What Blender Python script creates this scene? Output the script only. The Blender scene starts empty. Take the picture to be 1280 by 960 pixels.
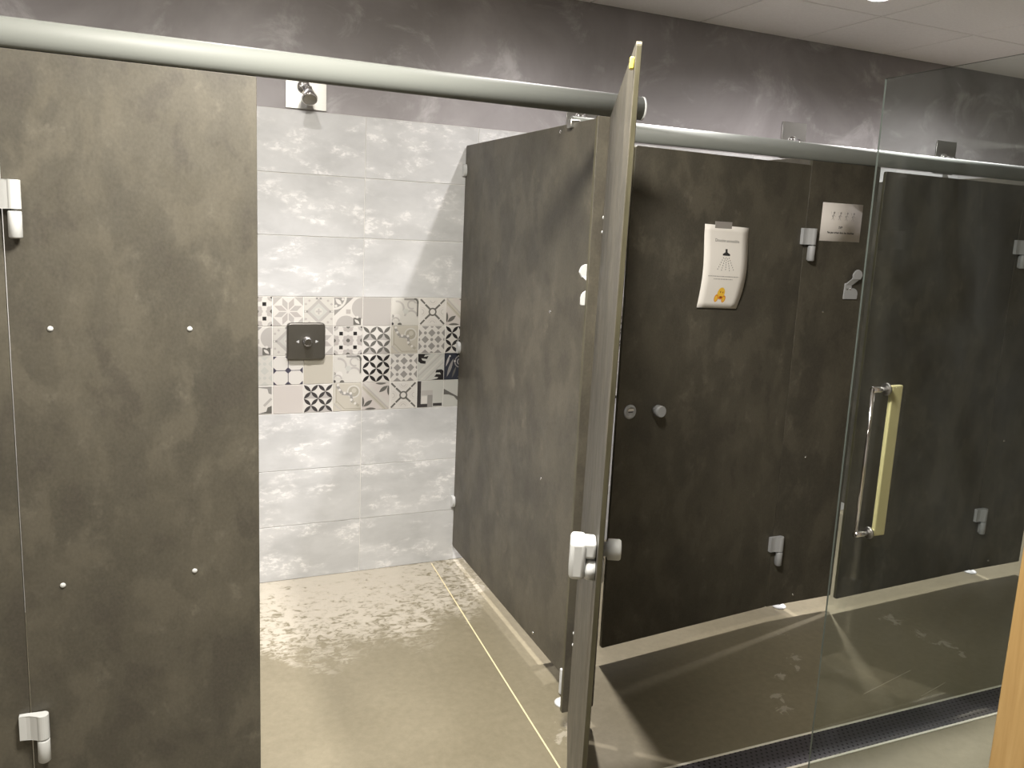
import bpy, bmesh, math, random
from mathutils import Vector, Matrix
random.seed(7)
S = bpy.context.scene
COL = S.collection
PI = math.pi

# ------------------------------------------------------------------ camera
cam_data = bpy.data.cameras.new('camera')
cam = bpy.data.objects.new('camera', cam_data); COL.objects.link(cam)
cam_data.sensor_width = 36.0
cam_data.lens = 1009.63 / 1280 * 36.0
cam_data.shift_x = -14.085 / 1280; cam_data.shift_y = -26.698 / 1280
cam_data.clip_start = 0.02
right = Vector((0.916378, -0.397390, 0.048290)); fwd = Vector((0.399684, 0.901499, -0.165987))
fwd.normalize(); right = (right - fwd * right.dot(fwd)).normalized(); up = right.cross(fwd).normalized()
M = Matrix(((right.x, up.x, -fwd.x), (right.y, up.y, -fwd.y), (right.z, up.z, -fwd.z)))
cam.matrix_world = Matrix.Translation((-1.20641, -3.45549, 1.58275)) @ M.to_4x4()
S.camera = cam

# ------------------------------------------------------------------ light, exposure
world = bpy.data.worlds.new('world'); S.world = world; world.use_nodes = True
world.node_tree.nodes['Background'].inputs[0].default_value = (0.9, 0.92, 1.0, 1)
world.node_tree.nodes['Background'].inputs[1].default_value = 0.05
S.view_settings.view_transform = 'Standard'; S.view_settings.look = 'None'
S.view_settings.gamma = 1.0; S.view_settings.use_curve_mapping = False
S.view_settings.exposure = 0.10
CEIL = 2.595
# (x, y, beam watts, spill watts, colour): recessed downlights, one per cubicle; each throws a tight beam with a weak wide spill
WARM = (1.0, 0.95, 0.87)
COOL = (1.0, 0.95, 0.95)
LAMPS = [(-0.85, -0.74, 250, 24, COOL, 'over the open shower cubicle'),
         (0.27, -0.74, 300, 55, COOL, 'over the cubicle behind the notice door'),
         (1.535, -0.75, 330, 85, COOL, 'lit above the glass screen'),
         (2.72, -0.74, 330, 85, COOL, 'over the cubicle at the right end'),
         (-2.05, -0.74, 200, 40, COOL, 'over the cubicle behind the left door')]
# unseen square fill lights, added to brighten corridor and open cubicle (x, y, watts)
FILL_PANELS = [(-0.80, -2.31, 100, 'over the corridor in front of the open cubicle'),
          (-2.13, -2.64, 20, 'over the left end of the corridor')]

# ------------------------------------------------------------------ materials
def new_mat(name):
    m = bpy.data.materials.new(name); m.use_nodes = True
    nt = m.node_tree
    return m, nt, nt.nodes['Principled BSDF']
def plain(name, col, rough=0.5, metal=0.0, spec=0.5, bump=0.0, bscale=200):
    m, nt, b = new_mat(name)
    b.inputs['Base Color'].default_value = (*col, 1); b.inputs['Roughness'].default_value = rough
    b.inputs['Metallic'].default_value = metal; b.inputs['Specular IOR Level'].default_value = spec
    if bump:
        n = nt.nodes.new('ShaderNodeTexNoise'); n.inputs['Scale'].default_value = bscale
        bp = nt.nodes.new('ShaderNodeBump'); bp.inputs['Strength'].default_value = bump; bp.inputs['Distance'].default_value = 0.001
        nt.links.new(n.outputs['Fac'], bp.inputs['Height']); nt.links.new(bp.outputs['Normal'], b.inputs['Normal'])
    return m
class NT:
    """small helper to wire node trees"""
    def __init__(s, nt): s.nt = nt
    def n(s, typ, **kw):
        x = s.nt.nodes.new(typ)
        for k, v in kw.items():
            if k.startswith('i_'): x.inputs[k[2:].replace('_', ' ')].default_value = v
            else: setattr(x, k, v)
        return x
    def l(s, a, b): s.nt.links.new(a, b)
    def coords(s, scale=(1, 1, 1), rnd=True, kind='Object'):
        tc = s.n('ShaderNodeTexCoord'); mp = s.n('ShaderNodeMapping'); mp.inputs['Scale'].default_value = scale
        s.l(tc.outputs[kind], mp.inputs['Vector'])
        if rnd:
            oi = s.n('ShaderNodeObjectInfo'); mu = s.n('ShaderNodeMath', operation='MULTIPLY'); mu.inputs[1].default_value = 57.0
            cb = s.n('ShaderNodeCombineXYZ'); s.l(oi.outputs['Random'], mu.inputs[0])
            for k in 'XYZ': s.l(mu.outputs[0], cb.inputs[k])
            s.l(cb.outputs[0], mp.inputs['Location'])
        return mp.outputs['Vector']
    def world(s, scale=(1, 1, 1), loc=(0, 0, 0)):
        g = s.n('ShaderNodeNewGeometry'); mp = s.n('ShaderNodeMapping'); mp.inputs['Scale'].default_value = scale
        mp.inputs['Location'].default_value = loc
        s.l(g.outputs['Position'], mp.inputs['Vector']); return mp.outputs['Vector']
    def noise(s, vec, scale, detail=5, rough=0.55, dist=0.0):
        x = s.n('ShaderNodeTexNoise'); x.inputs['Scale'].default_value = scale; x.inputs['Detail'].default_value = detail
        x.inputs['Roughness'].default_value = rough; x.inputs['Distortion'].default_value = dist
        s.l(vec, x.inputs['Vector']); return x.outputs['Fac']
    def ramp(s, fac, stops):
        r = s.n('ShaderNodeValToRGB'); e = r.color_ramp.elements
        while len(e) < len(stops): e.new(0.5)
        for q, (p, c) in zip(e, stops):
            q.position = p; q.color = (*c, 1) if len(c) == 3 else c
        s.l(fac, r.inputs['Fac']); return r.outputs['Color']
    def mix(s, fac, a, b, mode='MIX'):
        m = s.n('ShaderNodeMix', data_type='RGBA', blend_type=mode)
        for sock, v in ((m.inputs[0], fac), (m.inputs[6], a), (m.inputs[7], b)):
            if hasattr(v, 'links'): s.l(v, sock)
            else: sock.default_value = v if isinstance(v, (int, float)) else (*v, 1)
        return m.outputs[2]
    def math(s, op, a, b=0.0, clamp=False):
        m = s.n('ShaderNodeMath', operation=op, use_clamp=clamp)
        for k, v in enumerate((a, b)):
            if hasattr(v, 'links'): s.l(v, m.inputs[k])
            else: m.inputs[k].default_value = v
        return m.outputs[0]
    def smooth(s, v, a, b):
        m = s.n('ShaderNodeMapRange', interpolation_type='SMOOTHSTEP'); m.inputs['From Min'].default_value = a; m.inputs['From Max'].default_value = b
        s.l(v, m.inputs['Value']); return m.outputs['Result']
def g3(v): return (v, v, v)

def mat_laminate():
    m, nt, b = new_mat('stone_laminate'); t = NT(nt)
    v = t.coords((1, 1, 0.8))
    big = t.noise(v, 3.4, 4, 0.55, 0.15)
    c = t.ramp(big, [(0.32, (0.051, 0.0475, 0.036)), (0.50, (0.0685, 0.063, 0.047)), (0.68, (0.089, 0.081, 0.060))])
    fine = t.noise(v, 15, 7, 0.68, 0.15)
    mid = t.noise(t.coords((1.15, 1, 0.7)), 8, 5, 0.6, 0.2)
    c = t.mix(t.math('MULTIPLY', t.smooth(mid, 0.48, 0.62), 0.75), c, (0.103, 0.093, 0.069))
    c = t.mix(t.math('MULTIPLY', t.smooth(mid, 0.46, 0.36), 0.7), c, (0.048, 0.043, 0.034))
    c = t.mix(t.math('MULTIPLY', t.math('MULTIPLY', t.smooth(fine, 0.56, 0.70), t.smooth(mid, 0.45, 0.6)), 0.9), c, (0.137, 0.124, 0.094))
    grain = t.noise(v, 160, 2, 0.5)
    c = t.mix(0.25, c, t.mix(grain, (0.03, 0.026, 0.02), (0.17, 0.15, 0.12)))
    t.l(c, b.inputs['Base Color'])
    t.l(t.ramp(fine, [(0.3, g3(0.42)), (0.7, g3(0.56))]), b.inputs['Roughness'])
    b.inputs['Specular IOR Level'].default_value = 0.45
    bp = t.n('ShaderNodeBump'); bp.inputs['Strength'].default_value = 0.12; bp.inputs['Distance'].default_value = 0.001
    t.l(grain, bp.inputs['Height']); t.l(bp.outputs['Normal'], b.inputs['Normal'])
    return m
def mat_edge():
    m, nt, b = new_mat('laminate_core'); t = NT(nt)
    n = t.noise(t.coords((1, 1, 0.15)), 60, 4, 0.6)
    t.l(t.ramp(n, [(0.3, (0.050, 0.045, 0.025)), (0.75, (0.105, 0.096, 0.058))]), b.inputs['Base Color'])
    b.inputs['Roughness'].default_value = 0.4
    return m
def mat_plaster():
    m, nt, b = new_mat('grey_plaster'); t = NT(nt)
    v = t.world((1, 1, 1))
    c = t.ramp(t.noise(v, 1.7, 6, 0.6, 0.6), [(0.28, (0.235, 0.220, 0.218)), (0.52, (0.325, 0.307, 0.308)), (0.75, (0.42, 0.40, 0.405))])
    w = t.noise(t.world((1, 1, 1.2), (3.1, 0, 1.7)), 3.6, 8, 0.66, 0.7)
    c = t.mix(t.math('MULTIPLY', t.smooth(w, 0.50, 0.74), 0.75), c, (0.60, 0.585, 0.59))
    t.l(c, b.inputs['Base Color'])
    b.inputs['Roughness'].default_value = 0.5
    b.inputs['Specular IOR Level'].default_value = 0.35
    bp = t.n('ShaderNodeBump'); bp.inputs['Strength'].default_value = 0.25; bp.inputs['Distance'].default_value = 0.004
    t.l(t.noise(v, 9, 6, 0.6, 0.5), bp.inputs['Height']); t.l(bp.outputs['Normal'], b.inputs['Normal'])
    return m
def mat_tile():
    m, nt, b = new_mat('cloudy_grey_tile'); t = NT(nt)
    v = t.coords((0.8, 1, 1.5))
    c = t.ramp(t.noise(v, 5.0, 6, 0.6, 0.2), [(0.30, (0.44, 0.445, 0.44)), (0.52, (0.52, 0.525, 0.52)), (0.72, (0.59, 0.595, 0.59))])
    patch = t.smooth(t.noise(t.coords((0.9, 1, 1.9)), 8.0, 3, 0.5, 0.1), 0.46, 0.66)
    speck = t.smooth(t.noise(t.coords((1.0, 1, 1.9)), 26.0, 7, 0.7, 0.25), 0.47, 0.62)
    c = t.mix(t.math('MULTIPLY', patch, t.math('ADD', 0.18, t.math('MULTIPLY', speck, 0.75))), c, (0.77, 0.765, 0.75))
    t.l(c, b.inputs['Base Color']); b.inputs['Roughness'].default_value = 0.38
    b.inputs['Specular IOR Level'].default_value = 0.4
    return m
SPLASH = [(1.06, -1.093, 0.06), (0.965, -1.27, 0.055), (0.925, -1.32, 0.05), (0.82, -1.36, 0.045), (0.715, -1.46, 0.06), (0.69, -1.52, 0.06), (1.60, -1.16, 0.09), (1.62, -1.28, 0.08), (1.64, -1.38, 0.08), (1.63, -1.47, 0.06), (-0.07, -1.40, 0.10)]
def mat_floor():
    m, nt, b = new_mat('polished_concrete'); t = NT(nt)
    g = t.world()
    n1 = t.noise(g, 2.2, 6, 0.6, 0.4)
    c = t.ramp(n1, [(0.25, (0.140, 0.123, 0.080)), (0.55, (0.180, 0.158, 0.105)), (0.8, (0.222, 0.196, 0.134))])
    c = t.mix(0.35, c, t.ramp(t.noise(g, 38, 6, 0.7), [(0.3, (0.125, 0.109, 0.070)), (0.7, (0.235, 0.208, 0.143))]))
    # paler, smoother speckled patch at the back of the open cubicle
    sep = t.n('ShaderNodeSeparateXYZ'); t.l(g, sep.inputs[0])
    dx = t.math('MULTIPLY', t.math('ADD', sep.outputs['X'], 0.60), 1.0)
    d = t.math('SQRT', t.math('ADD', t.math('POWER', t.math('ABSOLUTE', dx), 2.0), t.math('POWER', t.math('MULTIPLY', sep.outputs['Y'], 1.05), 2.0)))
    edge = t.noise(t.world((1, 0.8, 1)), 5.5, 4, 0.6, 0.6)
    dd = t.math('ADD', d, t.math('MULTIPLY', t.math('SUBTRACT', edge, 0.5), 0.55))
    zone = t.smooth(dd, 0.82, 0.60)
    spots = t.noise(t.world((1, 1.6, 1)), 26, 6, 0.65, 1.2)
    thr = t.math('ADD', spots, t.math('MULTIPLY', t.math('SUBTRACT', 0.60, dd), 0.22))
    mask = t.math('MULTIPLY', zone, t.smooth(thr, 0.43, 0.53))
    # small splashes in the corridor
    sp = t.noise(t.world((1, 1, 1), (4.3, 2.2, 0)), 26, 6, 0.62, 1.2)
    near = None
    for cx, cy, rad in SPLASH:
        ex = t.math('ADD', sep.outputs['X'], -cx); ey = t.math('ADD', sep.outputs['Y'], -cy)
        q = t.math('SQRT', t.math('ADD', t.math('MULTIPLY', ex, ex), t.math('MULTIPLY', ey, ey)))
        f = t.math('SUBTRACT', 1.0, t.math('DIVIDE', q, rad), True)
        near = f if near is None else t.math('MAXIMUM', near, f)
    cor = t.smooth(t.math('ADD', sp, t.math('MULTIPLY', near, 0.30)), 0.70, 0.76)
    cor = t.math('MULTIPLY', cor, t.smooth(near, 0.02, 0.2))
    mask2 = t.math('MAXIMUM', mask, t.math('MULTIPLY', cor, 0.6))
    c = t.mix(t.math('MULTIPLY', mask2, 0.85), c, (0.41, 0.38, 0.31))
    t.l(c, b.inputs['Base Color'])
    t.l(t.mix(mask, t.ramp(n1, [(0.3, g3(0.34)), (0.7, g3(0.48))]), g3(0.22)), b.inputs['Roughness'])
    b.inputs['Specular IOR Level'].default_value = 0.4
    return m
def mat_ceiling():
    m, nt, b = new_mat('ceiling_board'); t = NT(nt)
    n = t.noise(t.coords(), 90, 4, 0.6)
    t.l(t.ramp(n, [(0.3, (0.84, 0.81, 0.795)), (0.7, (0.90, 0.875, 0.86))]), b.inputs['Base Color']); b.inputs['Roughness'].default_value = 0.9
    return m
def mat_brushed(name, col, rough=0.28, axis=(1, 1, 30)):
    m, nt, b = new_mat(name); t = NT(nt)
    n = t.noise(t.coords(axis), 30, 3, 0.6)
    t.l(t.mix(t.math('MULTIPLY', n, 0.5), col, tuple(min(1, c * 1.3) for c in col)), b.inputs['Base Color'])
    b.inputs['Metallic'].default_value = 1.0; b.inputs['Roughness'].default_value = rough
    return m
def mat_glass():
    m = bpy.data.materials.new('screen_glass'); m.use_nodes = True; nt = m.node_tree; nt.nodes.clear(); t = NT(nt)
    out = t.n('ShaderNodeOutputMaterial'); tr = t.n('ShaderNodeBsdfTransparent'); tr.inputs[0].default_value = (0.93, 0.955, 0.945, 1)
    gl = t.n('ShaderNodeBsdfGlossy'); gl.inputs['Roughness'].default_value = 0.03
    lw = t.n('ShaderNodeLayerWeight'); lw.inputs['Blend'].default_value = 0.5
    f = t.math('ADD', 0.045, t.math('MULTIPLY', t.math('POWER', lw.outputs['Facing'], 5.0), 0.9))
    m1 = t.n('ShaderNodeMixShader'); t.l(f, m1.inputs[0]); t.l(tr.outputs[0], m1.inputs[1]); t.l(gl.outputs[0], m1.inputs[2])
    df = t.n('ShaderNodeBsdfDiffuse'); df.inputs[0].default_value = (0.75, 0.8, 0.82, 1)
    sm = t.noise(t.coords((1, 2.2, 1), rnd=False), 3.0, 5, 0.6, 0.8)
    m2 = t.n('ShaderNodeMixShader'); t.l(t.ramp(sm, [(0.35, g3(0.001)), (0.75, g3(0.008))]), m2.inputs[0])
    t.l(m1.outputs[0], m2.inputs[1]); t.l(df.outputs[0], m2.inputs[2]); t.l(m2.outputs[0], out.inputs[0])
    return m
def mat_pine():
    m, nt, b = new_mat('varnished_pine'); t = NT(nt)
    v = t.coords((14, 14, 1.0))
    n = t.noise(v, 2.2, 5, 0.6, 0.7)
    c = t.ramp(n, [(0.25, (0.33, 0.20, 0.075)), (0.6, (0.43, 0.28, 0.115)), (0.85, (0.49, 0.34, 0.16))])
    kn = t.n('ShaderNodeTexVoronoi'); kn.inputs['Scale'].default_value = 5.0
    t.l(t.coords((1.6, 1.6, 0.8)), kn.inputs['Vector'])
    c = t.mix(t.smooth(kn.outputs['Distance'], 0.16, 0.06), c, (0.28, 0.13, 0.04))
    t.l(c, b.inputs['Base Color']); b.inputs['Roughness'].default_value = 0.35
    return m
def mat_grate():
    m, nt, b = new_mat('perforated_steel'); t = NT(nt)
    tc = t.n('ShaderNodeTexCoord'); sep = t.n('ShaderNodeSeparateXYZ'); t.l(tc.outputs['Object'], sep.inputs[0])
    pitch = 0.0155
    row = t.math('DIVIDE', sep.outputs['Y'], pitch); fr = t.math('FLOOR', row)
    off = t.math('MULTIPLY', t.math('MODULO', t.math('ABSOLUTE', fr), 2.0), 0.5)
    fx = t.math('SUBTRACT', t.math('FRACT', t.math('ADD', t.math('DIVIDE', sep.outputs['X'], pitch * 1.25), off)), 0.5)
    fy = t.math('SUBTRACT', t.math('FRACT', row), 0.5)
    d = t.math('SQRT', t.math('ADD', t.math('POWER', t.math('MULTIPLY', t.math('ABSOLUTE', fx), 1.25), 2.0), t.math('POWER', t.math('ABSOLUTE', fy), 2.0)))
    hole = t.smooth(d, 0.27, 0.21)
    t.l(t.mix(hole, (0.20, 0.19, 0.205), (0.006, 0.006, 0.006)), b.inputs['Base Color'])
    t.l(t.math('SUBTRACT', 0.85, t.math('MULTIPLY', hole, 0.85)), b.inputs['Metallic'])
    t.l(t.math('ADD', 0.38, t.math('MULTIPLY', hole, 0.6)), b.inputs['Roughness'])
    return m
def mat_emit(name, col, st):
    m = bpy.data.materials.new(name); m.use_nodes = True; nt = m.node_tree; nt.nodes.clear()
    o = nt.nodes.new('ShaderNodeOutputMaterial'); e = nt.nodes.new('ShaderNodeEmission')
    e.inputs[0].default_value = (*col, 1); e.inputs[1].default_value = st; nt.links.new(e.outputs[0], o.inputs[0]); return m

LAM, EDGE, PLASTER, TILE, FLOOR, CEILM = mat_laminate(), mat_edge(), mat_plaster(), mat_tile(), mat_floor(), mat_ceiling()
GROUT = plain('tile_grout', (0.80, 0.79, 0.75), 0.85, bump=0.1)
JOINT = plain('floor_sealant', (0.62, 0.54, 0.33), 0.6)
RAILM = plain('satin_aluminium', (0.185, 0.195, 0.18), 0.5, 0.0, 0.25, bump=0.03)
WHITE = plain('white_nylon', (0.55, 0.56, 0.55), 0.38)
GREYN = plain('grey_nylon', (0.42, 0.43, 0.44), 0.42)
DARKN = plain('black_plastic', (0.02, 0.02, 0.02), 0.4)
CHROME = plain('polished_chrome', (0.82, 0.82, 0.84), 0.10, 1.0)
STEEL = mat_brushed('brushed_steel', (0.47, 0.465, 0.44), 0.34, (1, 1, 22))
GUN = mat_brushed('dull_steel', (0.26, 0.25, 0.225), 0.38, (16, 1, 1))
BRASS = plain('pale_brass', (0.66, 0.57, 0.30), 0.35, 0.0)
GLASS = mat_glass(); PINE = mat_pine(); GRATE = mat_grate()
GEDGE = plain('glass_edge', (0.20, 0.225, 0.21), 0.12, 0.0, 0.6)
STRIP = plain('drain_frame_steel', (0.74, 0.71, 0.60), 0.35, 0.2)
PAPER = plain('white_paper', (0.80, 0.77, 0.72), 0.8)
PAPER2 = plain('dull_paper', (0.70, 0.66, 0.62), 0.8)
INK = plain('black_ink', (0.025, 0.025, 0.025), 0.8)
GINK = plain('grey_ink', (0.36, 0.34, 0.33), 0.8)
YEL = plain('yellow_ink', (0.85, 0.52, 0.05), 0.8); ORA = plain('orange_ink', (0.75, 0.27, 0.02), 0.8); RED = plain('dark_red_ink', (0.25, 0.04, 0.02), 0.8)
TAPE = plain('grey_adhesive_tape', (0.30, 0.28, 0.26), 0.25)
AMBER = plain('amber_rubber', (0.80, 0.66, 0.12), 0.3)
FILL_LENS = mat_emit('fill_lens', (1.0, 0.93, 0.80), 3.0)
LENS = mat_emit('lamp_lens', (1.0, 0.95, 0.88), 28.0)
WALLP = plain('painted_wall', (0.34, 0.32, 0.30), 0.7, bump=0.1, bscale=60)

# ------------------------------------------------------------------ mesh helpers
class MB:
    def __init__(s): s.bm = bmesh.new()
    def _mi(s, faces, mi, smooth=False):
        for f in faces:
            f.material_index = mi; f.smooth = smooth
    def box(s, lo, hi, mi=0, bev=0.0, seg=2):
        x0, y0, z0 = lo; x1, y1, z1 = hi
        r = bmesh.ops.create_cube(s.bm, size=1)
        vs = r['verts']
        for v in vs:
            v.co = Vector(((x0 + x1) / 2 + v.co.x * (x1 - x0), (y0 + y1) / 2 + v.co.y * (y1 - y0), (z0 + z1) / 2 + v.co.z * (z1 - z0)))
        fs = set(f for v in vs for f in v.link_faces)
        s._mi(fs, mi)
        if bev:
            es = list(set(e for v in vs for e in v.link_edges))
            r = bmesh.ops.bevel(s.bm, geom=es, offset=bev, segments=seg, affect='EDGES', profile=0.5)
            s._mi(r['faces'], mi, True)
    def prism(s, pts, a, b, axis='Y', mi=0, mside=None, bev=0.0, smooth_side=False):
        """extrude 2-D outline pts along axis from a to b; for Y the outline is (x, z), for X (y, z), for Z (x, y)"""
        def co(p, t):
            if axis == 'Y': return (p[0], t, p[1])
            if axis == 'X': return (t, p[0], p[1])
            return (p[0], p[1], t)
        A = [s.bm.verts.new(co(p, a)) for p in pts]; B = [s.bm.verts.new(co(p, b)) for p in pts]
        n = len(pts); side = []
        fa = s.bm.faces.new(A); fb = s.bm.faces.new(B[::-1])
        for i in range(n):
            j = (i + 1) % n
            side.append(s.bm.faces.new((A[j], A[i], B[i], B[j])))
        s._mi((fa, fb), mi); s._mi(side, mi if mside is None else mside, smooth_side)
        if bev:
            es = list(set(list(fa.edges) + list(fb.edges)))
            r = bmesh.ops.bevel(s.bm, geom=es, offset=bev, segments=2, affect='EDGES', profile=0.5)
            s._mi(r['faces'], mi, True)
    def tube(s, p0, p1, r0, r1=None, seg=20, mi=0, caps=True):
        p0, p1 = Vector(p0), Vector(p1); r1 = r0 if r1 is None else r1
        s.lathe(p0, (p1 - p0), [(r0, 0), (r1, (p1 - p0).length)], seg, mi, caps)
    def lathe(s, base, axis, prof, seg=24, mi=0, caps=True):
        base = Vector(base); ax = Vector(axis).normalized()
        q = ax.to_track_quat('Z', 'Y')
        rings = []
        for r, h in prof:
            rings.append([s.bm.verts.new(base + q @ Vector((r * math.cos(2 * PI * k / seg), r * math.sin(2 * PI * k / seg), h))) for k in range(seg)])
        fs = []
        for a, b in zip(rings, rings[1:]):
            for k in range(seg):
                j = (k + 1) % seg
                fs.append(s.bm.faces.new((a[k], a[j], b[j], b[k])))
        s._mi(fs, mi, True)
        if caps:
            s._mi([s.bm.faces.new(rings[0][::-1]), s.bm.faces.new(rings[-1])], mi)
    def path(s, pts, r, seg=14, mi=0):
        pts = [Vector(p) for p in pts]; rings = []
        for i, p in enumerate(pts):
            d = (pts[min(i + 1, len(pts) - 1)] - pts[max(i - 1, 0)]).normalized()
            q = d.to_track_quat('Z', 'Y')
            rings.append([s.bm.verts.new(p + q @ Vector((r * math.cos(2 * PI * k / seg), r * math.sin(2 * PI * k / seg), 0))) for k in range(seg)])
        fs = []
        for a, b in zip(rings, rings[1:]):
            o = min(range(seg), key=lambda k: (b[k].co - a[0].co).length)
            for k in range(seg):
                j = (k + 1) % seg
                fs.append(s.bm.faces.new((a[k], a[j], b[(j + o) % seg], b[(k + o) % seg])))
        s._mi(fs, mi, True); s._mi([s.bm.faces.new(rings[0][::-1]), s.bm.faces.new(rings[-1])], mi)
    def dome(s, p, axis, r, mi=0, seg=14, flat=0.6):
        s.lathe(p, axis, [(r * math.cos(a), r * flat * math.sin(a)) for a in (0, .35, .7, 1.05, 1.35)], seg, mi)
    def poly(s, pts3, mi=0):
        f = s.bm.faces.new([s.bm.verts.new(p) for p in pts3]); f.material_index = mi; return f
    def mesh(s, name, mats):
        bmesh.ops.recalc_face_normals(s.bm, faces=s.bm.faces)
        me = bpy.data.meshes.new(name); s.bm.to_mesh(me); s.bm.free()
        for m in mats: me.materials.append(m)
        return me
    def obj(s, name, mats, parent=None, loc=None):
        if not isinstance(mats, (list, tuple)): mats = [mats]
        return link(name, s.mesh(name, mats), parent, loc)
def link(name, me, parent=None, loc=None):
    o = bpy.data.objects.new(name, me); COL.objects.link(o)
    if parent is not None: o.parent = parent
    if loc is not None: o.location = loc
    return o
def thing(name, label, cat, loc=(0, 0, 0), rz=0.0, group=None):
    o = bpy.data.objects.new(name, None); COL.objects.link(o); o.empty_display_size = 0.1
    o.location = loc; o.rotation_euler = (0, 0, rz)
    o['label'] = label; o['category'] = cat
    if group: o['group'] = group
    return o
def struct(o):
    o['kind'] = 'structure'; return o
def rrect(x0, z0, x1, z1, r, n=5):
    pts = []
    for cx, cz, a0 in ((x1 - r, z1 - r, 0), (x0 + r, z1 - r, PI / 2), (x0 + r, z0 + r, PI), (x1 - r, z0 + r, 1.5 * PI)):
        for k in range(n):
            a = a0 + PI / 2 * k / (n - 1); pts.append((cx + r * math.cos(a), cz + r * math.sin(a)))
    return pts

# ------------------------------------------------------------------ structure
b = MB(); b.box((-3.3, -4.7, -0.12), (4.3, 0.2, 0.0)); floor = struct(b.obj('floor', FLOOR))
b = MB(); b.poly([(-0.107, -0.02, 0.001), (-0.179, -1.62, 0.001), (-0.174, -1.62, 0.001), (-0.102, -0.02, 0.001)])
b.bm.faces.ensure_lookup_table()
r = bmesh.ops.extrude_face_region(b.bm, geom=list(b.bm.faces)); 
for v in [g for g in r['geom'] if isinstance(g, bmesh.types.BMVert)]: v.co.z = -0.004
b.obj('floor_joint', JOINT, floor)
b = MB()
for (x0, y0, x1, y1) in ((1.03, -1.545, 1.33, -1.483), (1.22, -1.625, 1.385, -1.590)):  # thin pale strips stand in for light reflected on the floor
    d = Vector((x1 - x0, y1 - y0, 0)).normalized(); n = Vector((-d.y, d.x, 0)) * 0.0009
    b.prism([(x0 - n.x, y0 - n.y), (x1 - n.x, y1 - n.y), (x1 + n.x, y1 + n.y), (x0 + n.x, y0 + n.y)], -0.004, 0.0008, 'Z')
b.obj('floor_reflection', plain('painted_reflection', (0.36, 0.33, 0.25), 0.7), floor)

WB = MB()
WB.box((-3.3, 0.0025, -0.1), (4.3, 0.2, 2.0), 1)
WB.box((-3.3, 0.0015, 2.0), (4.3, 0.2, 2.7), 0)
wall_back = struct(WB.obj('wall_back', [PLASTER, GROUT]))
for nm, lo, hi in (('wall_left', (-3.5, -4.7, -0.1), (-3.3, 0.2, 2.7)), ('wall_right', (4.3, -4.7, -0.1), (4.5, 0.2, 2.7)), ('wall_front', (-3.5, -4.9, -0.1), (4.5, -4.7, 2.7))):
    b = MB(); b.box(lo, hi); struct(b.obj(nm, WALLP))
b = MB(); b.box((-3.3, -4.7, CEIL + 0.010), (4.3, 0.2, CEIL + 0.1)); ceiling = struct(b.obj('ceiling', plain('ceiling_grid', (0.42, 0.40, 0.385), 0.8)))
def tile_mesh(name, w, h, mats, th=0.004, ch=0.0006, gap=0.0026):
    """tile lying in the wall plane, lower left corner at the origin, front towards -Y"""
    g = gap / 2; m = MB()
    rings = [[(g, th), (w - g, th)], [(g, ch), (w - g, ch)], [(g + ch, 0), (w - g - ch, 0)]]
    vs = []
    for k, ((xa, y), (xb, _)) in enumerate(rings):
        za, zb = (g, h - g) if k < 2 else (g + ch, h - g - ch)
        vs.append([m.bm.verts.new(p) for p in ((xa, y, za), (xb, y, za), (xb, y, zb), (xa, y, zb))])
    for a, c in zip(vs, vs[1:]):
        for k in range(4): m.bm.faces.new((a[k], a[(k + 1) % 4], c[(k + 1) % 4], c[k]))
    m.bm.faces.new(vs[-1]); m.bm.faces.new(vs[0][::-1])
    return m
D = 0.125; XA = -0.8173; XJ = XA + 3 * D + 0.0005
big = tile_mesh('tile', 0.5, 0.25, TILE).mesh('tile', [TILE])
for zr in (0.0, 0.25, 0.5, 1.25, 1.5, 1.75):
    for k in range(-2, 8):
        o = link('tile', big, wall_back, (XJ + 0.5 * k - 0.0, random.uniform(-0.0006, 0.0), zr))
# ceiling boards 60 x 60
xs = [1.77 + 0.6 * k for k in range(-9, 6)]; ys = [0.06 - 0.6 * k for k in range(0, 9)]
cm = {}
for i in range(len(xs) - 1):
    for j in range(len(ys) - 1):
        x0, x1 = max(xs[i], -3.3), min(xs[i + 1], 4.3); y1, y0 = min(ys[j], 0.0), max(ys[j + 1], -4.7)
        if x1 - x0 < 0.05 or y1 - y0 < 0.05: continue
        key = (round(x1 - x0, 3), round(y1 - y0, 3))
        if key not in cm:
            m = MB(); w, h = key; m.box((0.003, 0.003, 0), (w - 0.003, h - 0.003, 0.014), 0, 0.002, 1); cm[key] = m.mesh('ceiling_tile', [CEILM])
        link('ceiling_tile', cm[key], ceiling, (x0, y0, CEIL))

# ---- patterned tiles: flat glaze polygons on the tile face
PAL = {'w': (0.74, 0.72, 0.67), 'ow': (0.66, 0.645, 0.59), 'lg': (0.50, 0.48, 0.45), 'mg': (0.33, 0.32, 0.30), 'dg': (0.15, 0.145, 0.13),
       'dk': (0.055, 0.05, 0.05), 'bk': (0.02, 0.018, 0.018), 'nv': (0.075, 0.07, 0.10), 'nd': (0.035, 0.04, 0.055), 'be': (0.56, 0.53, 0.45),
       'bd': (0.42, 0.40, 0.33), 'pk': (0.66, 0.62, 0.58), 'gp': (0.50, 0.47, 0.44), 'pg': (0.58, 0.585, 0.54)}
GM = {k: plain('glaze_' + {'w': 'white', 'ow': 'off_white', 'lg': 'light_grey', 'mg': 'mid_grey', 'dg': 'dark_grey', 'dk': 'charcoal', 'bk': 'black', 'nv': 'navy', 'nd': 'ink_blue', 'be': 'beige', 'bd': 'dark_beige', 'pk': 'rose_white', 'gp': 'rose_grey', 'pg': 'pale_green_grey'}[k], tuple(0.8 * q for q in v), 0.4) for k, v in PAL.items()}
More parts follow.
